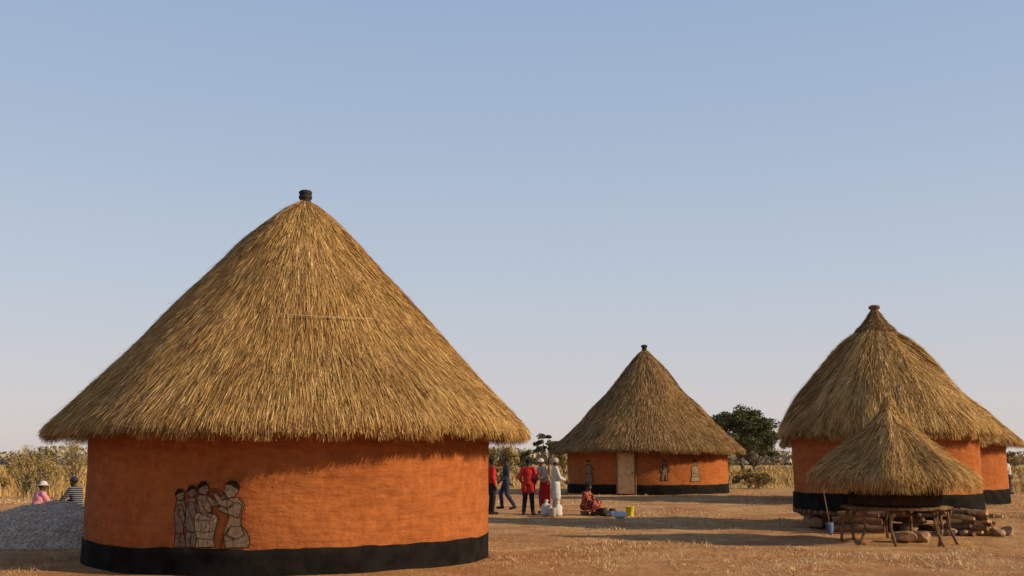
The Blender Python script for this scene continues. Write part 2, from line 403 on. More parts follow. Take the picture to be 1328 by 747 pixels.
D = box_on_wall('door', 4.13, da, .04, .84, .06, .06, 2.02, M['door'], H)
box_on_wall('handle', 4.13, da, .085, .04, .05, 1.0, 1.14, M['metal'], D, .005, .32)
bm = bmesh.new()
for (w, y0, z0, z1) in ((.07, -.46, 0, 2.12), (.07, .46, 0, 2.12), (.85, 0, 2.04, 2.12)):
    r = bmesh.ops.create_cube(bm, size=1)
    for v in r['verts']: v.co = Vector((v.co.x*.11+4.13+.035, v.co.y*w+y0, v.co.z*(z1-z0)+(z0+z1)/2))
bm.transform(Matrix.Rotation(da, 4, 'Z')); me = bpy.data.meshes.new('door_frame'); bm.to_mesh(me); bm.free(); me.materials.append(M['frame'])
link(bpy.data.objects.new('door_frame', me), H)
cv = lambda u, v: (4.13*math.asin(max(-.95, min(.95, (u-840)*.0398/4.13))), .52+(628-v)*.040)
LW = .45
S = []
head(861, 602, 2.3, -1); shape([(858.5, 605), (864, 605), (864.5, 612), (864, 617), (865, 624), (862.5, 624), (861.5, 617), (860, 624), (857, 624), (858.5, 612)], 0, .05)
shape([(863.5, 606), (868, 610), (867, 614), (865.5, 613), (866, 610.5), (863, 609)], 0, .05); shape([(859, 606), (856, 610), (857, 614.5), (858.5, 614), (858, 610.5), (860, 609)], 0, .05)
mural(H, 4.13, ac, 0, cv, S)
S = []
head(898, 602.5, 2.8, 1); shape([(895, 606), (901, 606), (903, 611), (902, 617), (904.5, 625), (892, 625), (894, 617), (893, 611)], 1, .05)
line([(894, 611), (896.5, 616), (901, 616)], .06); line([(894, 619), (903, 619)], .05)
mural(H, 4.13, ac, 0, cv, S)
S = []
head(768, 602, 2.6, 1); shape([(764.5, 605), (771.5, 605), (772, 614), (774, 627), (763, 627), (765, 614)], 0, .05)
line([(771.5, 607), (776, 612)], .08); line([(764, 616), (773, 616)], .05)
mural(H, 4.13, ac, 0, cv, S)

# ------------------------------------------------------------------ HUT 3 (back)
hx, hy = 15.96, 42.0; ac = acam_of(hx, hy)
H = empty('thatched_hut', hx, hy, "wide round orange clay hut standing behind the raised hut", "hut")
wall(H, 4.02, -.05, 2.5, ac, 7); band(H, 4.02, -.06, .55, 8)
R3 = thatch(H, [(.08, 6.5), (.5, 6.2), (1.0, 5.75), (2.28, 4.6), (3.4, 3.6), (4.2, 2.85), (4.62, 2.45)], ac, 60000, .55, .018, 25, .32, 15000, lump=.13, shag=.03, clump=.2)
lathe('finial', [(.14, 6.4), (.11, 6.56), (.15, 6.60), (.1, 6.68), (0, 6.68)], M['black'], R3, 16)

# ------------------------------------------------------------------ capsule tools
def cap(bm, p1, r1, p2, r2, seg=10, ends=True):
    p1 = Vector(p1); p2 = Vector(p2); d = p2-p1; l = d.length
    if l < 1e-5: return
    q = d.to_track_quat('Z', 'Y').to_matrix().to_4x4()
    bmesh.ops.create_cone(bm, cap_ends=True, segments=seg, radius1=r1, radius2=r2, depth=l, matrix=Matrix.Translation((p1+p2)/2) @ q)
    if ends:
        for p, r in ((p1, r1), (p2, r2)):
            bmesh.ops.create_icosphere(bm, subdivisions=2, radius=r, matrix=Matrix.Translation(p))
def ellip(bm, c, r, rot=0):
    bmesh.ops.create_icosphere(bm, subdivisions=3, radius=1, matrix=Matrix.Translation(c) @ Matrix.Rotation(rot, 4, 'X') @ Matrix.Diagonal((*r, 1)))
def bm_obj(name, bm, mat, parent=None, smooth=True):
    me = bpy.data.meshes.new(name); bm.to_mesh(me); bm.free(); me.materials.append(mat)
    if smooth: me.polygons.foreach_set("use_smooth", [True]*len(me.polygons))
    return link(bpy.data.objects.new(name, me), parent)
def remeshed(name, bm, voxel, mat, parent=None, smooth_it=3):
    o = bm_obj(name, bm, mat)
    md = o.modifiers.new('r', 'REMESH'); md.mode = 'VOXEL'; md.voxel_size = voxel; md.use_smooth_shade = True
    s = o.modifiers.new('s', 'SMOOTH'); s.iterations = smooth_it; s.factor = .5
    dg = bpy.context.evaluated_depsgraph_get(); dg.update()
    me = bpy.data.meshes.new_from_object(o.evaluated_get(dg))
    o.modifiers.clear(); old = o.data; o.data = me; me.name = name; bpy.data.meshes.remove(old)
    if not me.materials: me.materials.append(mat)
    if parent is not None: o.parent = parent
    return o

# ------------------------------------------------------------------ HUT 4 (raised, right)
hx, hy = 9.50, 26.0; ac = acam_of(hx, hy)
H = empty('raised_hut', hx, hy, "orange clay hut raised on boulders and logs with shaggy thatch", "hut")
wall(H, 2.24, .50, 2.65, ac, 9); band(H, 2.24, .47, .86, 10)
R4 = thatch(H, [(.13, 5.36), (.28, 5.10), (.42, 4.95), (.68, 4.76), (1.04, 4.36), (1.42, 3.92), (2.07, 3.10), (2.32, 2.78), (2.52, 2.50)], ac, 130000, .5, .0095, 35, .36, 28000, lump=.16, shag=.038, kth=10, clump=.45, gain=.03, wave=.8)
cp = thatch(R4, [(.07, 5.54), (.13, 5.42), (.21, 5.27), (.33, 5.12), (.45, 5.01)], ac, 8000, .2, .009, 36, .12, 4000, lump=.02, shag=.02, clump=.3, gain=-.04, name='roof_cap', thick=.06, mat=M['straw_warm'])
lathe('finial', [(.07, 5.42), (.06, 5.53), (.13, 5.56), (.145, 5.60), (.13, 5.64), (.08, 5.66), (0, 5.66)], M['pole'], R4, 18, .01, 2)
bm = bmesh.new()
for k in range(20):
    y = -2.15+k*.225; hwid = math.sqrt(max(0, 2.24**2-y*y))
    cap(bm, (-hwid, y, .40+.01*math.sin(k*3)), .065, (hwid, y+.03*math.sin(k*5), .40+.012*math.cos(k*2)), .06, 8)
for x in (-1.5, -.55, .55, 1.5):
    hw_ = math.sqrt(2.2**2-x*x); cap(bm, (x, -hw_, .27), .08, (x+.05, hw_, .27), .075, 8)
bm.transform(Matrix.Rotation(.25, 4, 'Z'))
bm_obj('platform', bm, M['pole'], H)

def stone_mesh(seed, sx, sy, sz, name='boulder', mat=None):
    bm = bmesh.new(); bmesh.ops.create_icosphere(bm, subdivisions=4, radius=1)
    g = np.random.default_rng(seed); dirs = g.normal(size=(12, 3)); dirs /= np.linalg.norm(dirs, axis=1)[:, None]; lim = g.uniform(.55, .85, 12)
    for v in bm.verts:
        c = np.array(v.co)
        for d, l in zip(dirs, lim):
            t = c@d
            if t > l: c = c-d*(t-l)*.95
        c = c*(1+.10*(float(vnoise(c[0]*4+3, c[1]*4+c[2]*3+7, seed))-.5))
        v.co = Vector((c[0]*sx, c[1]*sy, c[2]*sz))
    me = bpy.data.meshes.new(name); bm.to_mesh(me); bm.free(); me.materials.append(mat or M['stone'])
    return me
stones = [stone_mesh(s, .33, .26, .19) for s in range(5)]
g = np.random.default_rng(4)
k = 0
for t in np.arange(0, 2*math.pi, .42):
    rr = 1.88+g.uniform(-.12, .15)
    s = g.uniform(.8, 1.1)
    o = bpy.data.objects.new('boulder', stones[k % 5]); COL.objects.link(o)
    o.location = (hx+rr*math.cos(t), hy+rr*math.sin(t), .12*s); o.rotation_euler = (g.uniform(-.2, .2), g.uniform(-.2, .2), g.uniform(0, 6)); o.scale = (s, s, s*g.uniform(.85, 1.1))
    top(o, "rough brown boulder propping up the raised hut", "rock", "boulders under the raised hut"); k += 1
for (x, y, s) in ((10.75, 22.75, .6), (11.05, 23.0, .7), (10.0, 22.75, .5), (9.75, 22.9, .6)):
    o = bpy.data.objects.new('boulder', stones[k % 5]); COL.objects.link(o); k += 1
    o.location = (x, y, .11*s); o.scale = (s, s, s); o.rotation_euler = (0, 0, x*7)
    top(o, "loose brown boulder lying beside the raised hut", "rock", "boulders under the raised hut")
for (x0, y0, x1, y1, z, r) in ((7.45, 23.9, 8.5, 23.45, .09, .09), (7.5, 24.05, 8.5, 23.6, .26, .085), (7.6, 23.9, 8.4, 23.5, .41, .07), (7.8, 24.3, 8.7, 23.8, .42, .07)):
    bm = bmesh.new(); L_ = math.hypot(x1-x0, y1-y0)
    cap(bm, (-L_/2, 0, 0), r, (0, .02, .01), r*1.05, 10, False); cap(bm, (0, .02, .01), r*1.05, (L_/2, 0, 0), r*.8, 10, False); cap(bm, (.1, 0, r*.5), r*.3, (.2, .05, r*1.4), r*.25, 8, False)
    o = bm_obj('log', bm, M['pole'], None, False); o.location = ((x0+x1)/2, (y0+y1)/2, z); o.rotation_euler[2] = math.atan2(y1-y0, x1-x0)
    top(o, "weathered grey log stacked against the raised hut base", "log", "logs by the raised hut")
# rough firewood pile
g = np.random.default_rng(21)
for z, cnt in ((.06, 8), (.17, 7), (.28, 6), (.39, 5), (.49, 3)):
    for q_ in range(cnt):
        r = g.uniform(.040, .068); ll = g.uniform(.55, 1.05)
        bm = bmesh.new(); cap(bm, (-ll/2, 0, 0), r, (0, g.uniform(-.03, .03), 0), r*1.04, 9, False); cap(bm, (0, 0, 0), r*1.03, (ll/2, g.uniform(-.03, .03), g.uniform(-.02, .02)), r*.8, 9, False)
        t = (q_-(cnt-1)/2)*.13
        o = bm_obj('firewood', bm, M['firewood'] if g.random() < .6 else M['pole'], None, False)
        o.location = (10.40+t*.85+g.uniform(-.05, .05), 23.25+t*.5+g.uniform(-.1, .1), z); o.rotation_euler = (g.uniform(0, 6), g.uniform(-.12, .12), math.radians(-58)+g.uniform(-.4, .4))
        top(o, "split firewood log piled beside the raised hut", "firewood", "piled firewood")

e = empty('shovel', 7.12, 23.05, "shovel with dull blue blade leaning on the raised hut", "shovel")
bm = bmesh.new(); cap(bm, (0, 0, .25), .014, (.03, .42, .95), .013, 8); cap(bm, (-.04, .42, .95), .012, (.09, .42, .95), .012, 8); bm_obj('shaft', bm, M['pole'], e)
bm = bmesh.new()
vs = []
for j in range(7):
    z = .28-.045*j; w = .085*(1-(j/6)**4*.75)
    for i in range(5):
        x = (i/4-.5)*2*w; vs.append(bm.verts.new((x, -.02-.02*j*.3+abs(i/4-.5)*.05-.003*j, z)))
for j in range(6):
    for i in range(4): bm.faces.new((vs[j*5+i], vs[j*5+i+1], vs[j*5+i+6], vs[j*5+i+5]))
bl = bm_obj('blade', bm, M['blue'], e); sd = bl.modifiers.new('s', 'SOLIDIFY'); sd.thickness = .006

# ------------------------------------------------------------------ GRANARY
hx, hy = 7.82, 20.9; ac = acam_of(hx, hy)
H = empty('granary', hx, hy, "small stilted granary with shaggy conical thatch and dark mud body", "granary")
wall(H, .90, .76, 1.70, ac, 12, mat=M['darkmud'], mid=6)
R5 = thatch(H, [(.10, 2.72), (.24, 2.50), (.36, 2.35), (.75, 2.04), (1.13, 1.71), (1.46, 1.46)], ac, 80000, .45, .0075, 45, .46, 32000, lump=.09, shag=.04, kth=12, clump=.32, gain=.08, drift=.07, thick=.10)
kn = thatch(R5, [(.04, 2.96), (.09, 2.88), (.085, 2.78), (.14, 2.68), (.24, 2.52), (.34, 2.41)], ac, 8000, .22, .008, 46, .10, 3500, lump=.02, shag=.02, clump=.3, gain=.05, name='roof_cap', thick=.05, drift=.12)
bm = bmesh.new()
for k2 in range(11):
    y = -.92+k2*.182; hwid = math.sqrt(max(.05, 1.0**2-y*y))
    cap(bm, (-hwid-.05*math.sin(k2*2.3), y, .705), .034, (hwid+.06*math.cos(k2*3.1), y+.02, .71), .030, 8)
for x in (-.75, 0, .75): cap(bm, (x, -.9, .64), .038, (x, .9, .64), .038, 8)
bm.transform(Matrix.Rotation(-.2, 4, 'Z')); bm_obj('platform', bm, M['pole'], H)
for (x, y, tx, ty) in ((-.86, -.60, -.14, -.05), (-.45, -.92, .04, -.12), (.40, -.90, .14, -.08), (.56, -.82, -.12, -.1), (.82, -.55, .18, 0), (-.95, .15, -.14, 0), (.95, .3, .08, 0), (-.6, .78, 0, .06), (.6, .78, 0, .06), (.15, .9, 0, .05)):
    bm = bmesh.new(); kx = .06*math.sin(x*9+y*5)
    cap(bm, (x+tx, y+ty, -.05), .032, (x+tx*.4+kx, y+ty*.4, .33), .028, 8); cap(bm, (x+tx*.4+kx, y+ty*.4, .33), .028, (x, y, .62), .026, 8)
    cap(bm, (x+tx*.2, y+ty*.2, .50), .022, (x+.07, y, .66), .017, 8)
    bm_obj('leg', bm, M['pole'], H)
for (x, y, s) in ((7.95, 20.9, .85), (8.4, 21.1, .7)):
    o = bpy.data.objects.new('boulder', stones[k % 5]); COL.objects.link(o); k += 1
    o.location = (x, y, .14*s); o.scale = (s, s, s*1.1); o.rotation_euler = (0, 0, x*5)
    top(o, "pale brown boulder lying beneath the stilted granary", "rock")

# ------------------------------------------------------------------ gravel heap
g = np.random.default_rng(9)
n = 170; xs = np.linspace(-1, 1, n); A, B = np.meshgrid(xs, xs); rr = np.hypot(A, B)
HP = .78; RX, RY = 2.9, 2.1
def hp(a, b):
    r = np.minimum(np.hypot(a, b), 1)
    p = np.clip(1-r**1.2, 0, 1)
    return (HP*p+.13*(vnoise(a*3+9, b*3+2, 1)-.5)*p**.6+.06*(vnoise(a*9+9, b*9+2, 2)-.5)*p**.4+.02*(vnoise(a*24, b*24, 4)-.5))
Zz = hp(A, B)+.016*(vnoise(A*45, B*45, 2)-.5)-.06*(rr > .97)-.02
V = np.stack([(A*RX).ravel(), (B*RY).ravel(), Zz.ravel()], 1)
i = np.arange((n-1)**2); q = (i//(n-1))*n+i % (n-1); F = np.stack([q, q+1, q+n+1, q+n], 1)
keep = (rr.ravel()[F].max(1) < 1.0); F = F[keep]
NP = 9000; pa = g.uniform(0, 2*np.pi, NP); pr = np.sqrt(g.random(NP))*1.08
pax, pay = pr*np.cos(pa), pr*np.sin(pa); pz = hp(pax, pay)
sz = g.uniform(.010, .030, NP)
octa = np.array([(1, 0, 0), (0, 1, 0), (-1, 0, 0), (0, -1, 0), (0, 0, 1), (0, 0, -1)], float)
PV = (np.stack([pax*RX, pay*RY, pz], 1)[:, None]+octa[None]*sz[:, None, None]*g.uniform(.6, 1.3, (NP, 6, 1))).reshape(-1, 3)
of = np.array([(0, 1, 4), (1, 2, 4), (2, 3, 4), (3, 0, 4), (1, 0, 5), (2, 1, 5), (3, 2, 5), (0, 3, 5)])
PF = (of[None]+(np.arange(NP)*6)[:, None, None]).reshape(-1, 3)+len(V)
o = mesh_np('gravel_heap', np.concatenate([V, PV]), F.tolist()+PF.tolist(), mat=M['gravel'])
o.location = (-9.6, 21.6, 0); top(o, "loose heap of pale grey gravel beside the large hut", "gravel heap")

# ------------------------------------------------------------------ people
def person(label, x, y, rot, P, shirt, bottom, bkind='trousers', headwear=None, sleeve=1.0, scale=1.0, shoes='blackcloth', coat=None, hairmat='hair'):
    J = {k: Vector(v) for k, v in P.items()}
    hc = J['head']
    bm = bmesh.new()
    ellip(bm, hc+Vector((0, .008, .015)), (.074, .094, .10)); ellip(bm, hc+Vector((0, -.025, -.05)), (.052, .062, .062))
    cap(bm, hc+Vector((0, -.088, .005)), .008, hc+Vector((0, -.108, -.028)), .015, 8)
    ellip(bm, hc+Vector((0, -.082, .028)), (.045, .014, .010))
    for s in (-1, 1): ellip(bm, hc+Vector((s*.076, .005, -.008)), (.012, .02, .032))
    cap(bm, J['neck']+Vector((0, 0, -.04)), .058, hc+Vector((0, .01, -.05)), .048)
    ch, pe = J['chest'], J['pelvis']
    ellip(bm, ch, (.155, .10, .17)); ellip(bm, (ch+pe)/2, (.125, .095, .16)); ellip(bm, pe, (.155, .11, .12))
    cap(bm, J['shL'], .055, J['shR'], .055)
    cap(bm, ch, .10, J['neck'], .06)
    for s in 'LR':
        cap(bm, J['sh'+s], .052, J['el'+s], .039); cap(bm, J['el'+s], .038, J['wr'+s], .026)
        d = (J['wr'+s]-J['el'+s]).normalized(); side = d.cross(Vector((1, 0, .01))).normalized()
        pl = J['wr'+s]+d*.085; cap(bm, J['wr'+s], .026, pl, .030); cap(bm, J['wr'+s]+d*.03+side*.012, .02, pl+side*.022, .018); cap(bm, J['wr'+s]+d*.03-side*.012, .02, pl-side*.022, .018)
        inn = Vector((-1 if s == 'R' else 1, 0, 0))
        for f, (o_, l_) in enumerate(((-.034, .062), (-.012, .078), (.011, .083), (.033, .074))):
            b0 = pl+side*o_; b1 = b0+d*l_*.55+inn*.008; b2 = b1+d*l_*.42+inn*.02
            cap(bm, b0, .0105, b1, .0095, 8); cap(bm, b1, .0095, b2, .008, 8)
        t0 = J['wr'+s]+d*.03+side*.03; cap(bm, t0, .013, t0+side*.03+d*.03+inn*.01, .011, 8); cap(bm, t0+side*.03+d*.03+inn*.01, .011, t0+side*.035+d*.06+inn*.02, .009, 8)
        cap(bm, J['hp'+s], .088, J['kn'+s], .058); cap(bm, J['kn'+s], .056, J['kn'+s].lerp(J['an'+s], .35), .056); cap(bm, J['kn'+s].lerp(J['an'+s], .35), .056, J['an'+s], .036)
        cap(bm, J['an'+s]+Vector((0, .03, -.04)), .038, J['to'+s], .030)
    body = remeshed('person', bm, .011, M['skin'])
    body.location = (x, y, float(gz(x, y))); body.rotation_euler[2] = rot; body.scale = (scale,)*3
    top(body, label, "person")
    for s in (-1, 1):
        bm = bmesh.new(); ellip(bm, hc+Vector((s*.030, -.083, .012)), (.012, .008, .007)); bm_obj('eye', bm, M['eye'], body)
    bm = bmesh.new(); ellip(bm, hc+Vector((0, -.084, -.058)), (.024, .010, .009)); bm_obj('lips', bm, M['lips'], body)
    bm = bmesh.new(); ellip(bm, hc+Vector((0, .020, .035)), (.082, .096, .092)); remeshed('hair', bm, .012, M['hair'], body)
    if headwear:
        kind, mt = headwear; bm = bmesh.new()
        if kind == 'cap':
            ellip(bm, hc+Vector((0, .012, .058)), (.090, .104, .082)); ellip(bm, hc+Vector((0, -.105, .045)), (.065, .065, .012))
        elif kind == 'hat':
            ellip(bm, hc+Vector((0, .0, .060)), (.092, .106, .085)); ellip(bm, hc+Vector((0, 0, .035)), (.155, .17, .016))
        else:
            ellip(bm, hc+Vector((0, .016, .052)), (.094, .110, .094)); ellip(bm, hc+Vector((0, .11, .0)), (.05, .04, .05))
        remeshed('cap' if kind == 'cap' else 'hat' if kind == 'hat' else 'headscarf', bm, .012, M[mt], body)
    bm = bmesh.new()
    ellip(bm, ch, (.178, .125, .18)); ellip(bm, (ch+pe)/2, (.158, .125, .17)); ellip(bm, pe+Vector((0, 0, .03)), (.178, .135, .11))
    cap(bm, J['shL'], .072, J['shR'], .072); cap(bm, ch, .12, J['neck']+Vector((0, 0, -.03)), .075)
    for s in 'LR':
        cap(bm, J['sh'+s], .070, J['el'+s], .056)
        if sleeve > .5: cap(bm, J['el'+s], .056, J['el'+s].lerp(J['wr'+s], .9), .042)
    if coat:
        for s in 'LR':
            cap(bm, J['hp'+s], .13, J['hp'+s].lerp(J['kn'+s], coat), .13)
    remeshed('jacket' if sleeve > .5 else 'shirt', bm, .017, M[shirt], body, 4)
    bm = bmesh.new()
    if bkind == 'trousers':
        ellip(bm, pe, (.170, .128, .12))
        for s in 'LR':
            cap(bm, J['hp'+s], .104, J['kn'+s], .078); cap(bm, J['kn'+s], .078, J['an'+s]+Vector((0, 0, .03)), .062)
        remeshed('trousers', bm, .015, M[bottom], body, 4)
    else:
        ellip(bm, pe, (.175, .135, .13))
        for s in 'LR':
            cap(bm, J['hp'+s], .115, J['kn'+s], .12)
        cap(bm, J['knL'], .12, J['knR'], .12)
        km = (J['knL']+J['knR'])/2; am = (J['anL']+J['anR'])/2
        cap(bm, pe, .14, km, .15); cap(bm, km, .15, km.lerp(am, .55), .155)
        for s in 'LR': cap(bm, J['kn'+s], .12, J['kn'+s].lerp(J['an'+s], .6), .12)
        remeshed('skirt', bm, .018, M[bottom], body, 4)
    for s in 'LR':
        bm = bmesh.new(); cap(bm, J['an'+s]+Vector((0, .035, -.035)), .047, J['to'+s]+Vector((0, 0, .005)), .040); ellip(bm, J['an'+s].lerp(J['to'+s], .5)+Vector((0, 0, -.02)), (.045, .09, .035))
        o = remeshed('shoe', bm, .012, M[shoes], body, 2)
    return body
def stand(**kw):
    P = dict(pelvis=(0, 0, .94), chest=(0, .0, 1.27), neck=(0, .01, 1.45), head=(0, -.015, 1.585),
             shL=(-.165, .01, 1.405), shR=(.165, .01, 1.405), elL=(-.22, .04, 1.12), elR=(.22, .04, 1.12), wrL=(-.215, -.04, .88), wrR=(.215, -.04, .88),
             hpL=(-.09, 0, .91), hpR=(.09, 0, .91), knL=(-.105, -.02, .50), knR=(.105, -.02, .50), anL=(-.11, .02, .085), anR=(.11, .02, .085), toL=(-.13, -.14, .035), toR=(.13, -.14, .035))
    P.update(kw); return P
def sit(h=.30, **kw):
    P = dict(pelvis=(0, .02, h+.08), chest=(0, -.06, h+.40), neck=(0, -.10, h+.57), head=(0, -.15, h+.70),
             shL=(-.165, -.08, h+.52), shR=(.165, -.08, h+.52), elL=(-.23, -.22, h+.30), elR=(.23, -.22, h+.30), wrL=(-.12, -.42, h+.22), wrR=(.12, -.42, h+.22),
             hpL=(-.10, 0, h+.06), hpR=(.10, 0, h+.06), knL=(-.16, -.42, h+.18), knR=(.16, -.42, h+.18), anL=(-.14, -.36, .085), anR=(.14, -.36, .085), toL=(-.16, -.52, .035), toR=(.16, -.52, .035))
    P.update(kw); return P
PI = math.pi
person("person in red jacket and black trousers standing by the hut wall", -.62, 31.6, PI*.6, stand(), 'red', 'blackcloth')
person("person in dark navy clothes walking across the yard", -.20, 34.2, -PI*.45, stand(knL=(-.1, -.16, .52), anL=(-.1, -.12, .10), toL=(-.12, -.28, .05), knR=(.1, .02, .50), anR=(.1, .26, .11), toR=(.12, .12, .035), wrL=(-.2, .14, .92), wrR=(.22, -.2, .95)), 'navy', 'navy', sleeve=1)
person("person in bright red jacket and black trousers seen from behind", .50, 31.4, PI*.95, stand(elL=(-.27, .05, 1.14), elR=(.27, .05, 1.14), wrL=(-.2, -.1, .95), wrR=(.2, -.1, .95), anL=(-.14, .02, .085), anR=(.14, .02, .085), toL=(-.17, -.14, .035), toR=(.17, -.14, .035)), 'red', 'blackcloth', coat=.35)
person("person in cream shirt, red skirt and white cap, leaning forward", 1.02, 31.7, -PI*.3, stand(chest=(0, -.07, 1.25), neck=(0, -.12, 1.42), head=(0, -.16, 1.55), shL=(-.165, -.10, 1.37), shR=(.165, -.10, 1.37), elL=(-.22, -.2, 1.12), elR=(.22, -.2, 1.12), wrL=(-.14, -.4, 1.05), wrR=(.14, -.4, 1.05)), 'cream', 'red', bkind='skirt', headwear=('cap', 'white'))
person("person in long white coat standing beside white sacks", 1.33, 31.3, PI*.55, stand(elL=(-.2, -.1, 1.12), elR=(.2, -.1, 1.12), wrL=(-.1, -.3, 1.05), wrR=(.1, -.3, 1.0)), 'white', 'cream', coat=.9, headwear=('scarf', 'cream'))
person("person in patterned red clothes crouching by cooking pots", 2.22, 31.2, PI*.30, sit(.20), 'pattern', 'pattern', bkind='skirt', sleeve=0, headwear=('scarf', 'blackcloth'), scale=.92)
person("seated person in pink top and white hat behind gravel heap", -11.62, 25.0, PI*.8, sit(.32), 'pink', 'white', bkind='skirt', headwear=('hat', 'white'))
person("seated person in striped navy top and dark cap", -10.70, 25.2, -PI*.6, sit(.42), 'stripe', 'navy', headwear=('cap', 'navy'))
person("person in white shirt and dark trousers near the wide hut", 24.35, 50.0, PI*.3, stand(), 'white', 'navy', sleeve=0)
for (x, y, h) in ((-11.62, 25.0, .29), (-10.70, 25.2, .39), (2.22, 31.2, .13)):
    o = lathe('stool', [(0, 0), (.15, 0), (.14, h*.3), (.12, h*.55), (.15, h*.9), (.155, h), (0, h+.002)], M['pole'], None, 20, .008, 3, loc=(x, y, 0))
    top(o, "low carved wooden log stool under a seated person", "stool", "log stools")

# ------------------------------------------------------------------ yard items
def vessel(name, x, y, prof, mat, label, cat, tilt=0, z=0, ring=False):
    e = empty(name, x, y, label, cat, z=z); e.rotation_euler[0] = tilt
    lathe('body', prof, mat, e, 28)
    return e
b = vessel('bucket', 3.53, 30.7, [(0, .0), (.095, 0), (.10, .01), (.135, .27), (.145, .275), (.145, .29), (.128, .29), (.094, .02), (0, .018)], M['yellow'], "yellow plastic bucket standing on bare earth", "bucket")
bm = bmesh.new()
for q_ in range(10):
    a0 = PI*q_/10; a1 = PI*(q_+1)/10
    cap(bm, (.14*math.cos(a0), -.10*math.sin(a0), .27-.08*math.sin(a0)), .005, (.14*math.cos(a1), -.10*math.sin(a1), .27-.08*math.sin(a1)), .005, 6, False)
bm_obj('handle', bm, M['metal'], b)
vessel('basin', 3.03, 28.9, [(0, 0), (.13, 0), (.16, .03), (.20, .09), (.215, .095), (.215, .103), (.19, .10), (.15, .04), (.12, .012), (0, .012)], M['enamel'], "small pale blue enamel basin tipped on the ground", "basin", .30, .07)
for (x, y, s, mt, lb) in ((2.75, 30.9, .8, 'black', "black round cooking pot"), (3.05, 31.2, .7, 'black', "small black cooking pot"), (2.95, 30.4, .55, 'metal', "small grey metal cooking pot"), (3.25, 30.8, .45, 'white', "white enamel bowl"), (3.2, 31.5, .5, 'metal', "small grey metal cooking pot")):
    vessel('cooking_pot', x, y, [(0, 0), (.10*s, 0), (.17*s, .06*s), (.19*s, .14*s), (.16*s, .23*s), (.13*s, .26*s), (.16*s, .29*s), (.145*s, .29*s), (.115*s, .26*s), (.15*s, .2*s), (.16*s, .12*s), (0, .03*s)], M[mt], lb+" on the ground beside the crouching person", "pot")
def sack(x, y, s, rot, lb):
    bm = bmesh.new(); ellip(bm, (0, 0, .22), (.19, .14, .24)); ellip(bm, (0, 0, .10), (.2, .16, .13)); cap(bm, (0, 0, .4), .07, (.02, 0, .5), .05); ellip(bm, (.03, 0, .54), (.08, .05, .04)); ellip(bm, (.1, -.02, .3), (.1, .1, .12))
    o = remeshed('sack', bm, .02, M['sack'], None, 2); o.location = (x, y, 0); o.scale = (s,)*3; o.rotation_euler[2] = rot
    top(o, lb, "sack", "white sacks in the yard")
sack(1.02, 30.9, .85, 0, "bulging white sack standing by people's feet"); sack(1.38, 30.7, .8, 1, "bulging white sack standing by people's feet")
b = vessel('bucket', 1.2, 30.4, [(0, .0), (.10, 0), (.13, .25), (.14, .26), (.12, .26), (.09, .02), (0, .018)], M['white'], "white plastic bucket beside the white sacks", "bucket")

# ------------------------------------------------------------------ vegetation
def plant(name, x, y, h, w, bf, seed, mat, ncl, nleaf, leaf, label, cat, group=None, flat=.6, stems=1, sparse=1.0):
    g = np.random.default_rng(seed); e = empty(name, x, y, label, cat, group)
    cz0 = h*bf; C = []
    for k in range(ncl):
        a = g.uniform(0, 2*np.pi); r = math.sqrt(g.random())*w/2*.86; zf = g.random()
        dome = math.sqrt(max(0, 1-(r/(w/2))**2))
        z = cz0+(h-cz0)*(.12+.80*dome*zf**.5+.08*g.random())
        C.append((r*math.cos(a), r*math.sin(a), min(z, h*.95)))
    C = np.array(C); rc = w*g.uniform(.07, .17, ncl)*sparse
    ci = g.integers(0, ncl, nleaf)
    d = g.normal(size=(nleaf, 3)); d /= np.linalg.norm(d, axis=1)[:, None]
    rad = g.random(nleaf)**.5
    off = d*(rad*rc[ci])[:, None]; off[:, 2] *= flat
    P0 = C[ci]+off
    u = g.normal(size=(nleaf, 3)); u /= np.linalg.norm(u, axis=1)[:, None]
    v = np.cross(u, g.normal(size=(nleaf, 3))); v /= np.linalg.norm(v, axis=1)[:, None]
    s = leaf*g.uniform(.5, 1.3, nleaf)[:, None]
    V = np.stack([P0-u*s, P0-v*s*.5, P0+u*s, P0+v*s*.5], 1).reshape(-1, 3)
    V[:, 2] = np.maximum(V[:, 2], .02)
    F = np.arange(nleaf*4).reshape(-1, 4)
    ct = g.uniform(.2, .8, ncl)
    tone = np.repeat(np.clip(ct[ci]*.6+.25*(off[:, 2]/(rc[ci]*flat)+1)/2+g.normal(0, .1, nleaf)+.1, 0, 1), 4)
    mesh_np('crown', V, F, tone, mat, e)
    bm = bmesh.new(); tr = max(.03, h*.024)
    if stems == 1:
        p = Vector((0, 0, -.1)); q = Vector((.03*h*g.normal(), .03*h, h*bf*.95))
        md = (p+q)/2+Vector((.02*h, 0, 0)); cap(bm, p, tr*1.5, md, tr*1.1, 8); cap(bm, md, tr*1.1, q, tr*.85, 8); base = [q]
    else:
        base = [Vector((g.normal()*.12*w*.5, g.normal()*.06*w, 0)) for _ in range(stems)]
    for k in range(min(ncl, 16)):
        b0 = base[k % len(base)]; c = Vector(C[k]); mid = b0.lerp(c, .5)+Vector((0, 0, -.04*h)); cap(bm, b0, tr*.6, mid, tr*.38, 6, False); cap(bm, mid, tr*.38, c, tr*.12, 6, False)
    bm_obj('trunk', bm, M['bark'], e)
    return e
plant('acacia_tree', 25.0, 110, 7.7, 7.8, .26, 3, M['leaf'], 60, 15000, .15, "spreading olive green acacia tree in the dry field", "tree", None, .6)
plant('acacia_tree', 28.2, 118, 5.2, 5.2, .18, 4, M['leaf'], 34, 6500, .15, "smaller dark green tree beside the acacia", "tree")
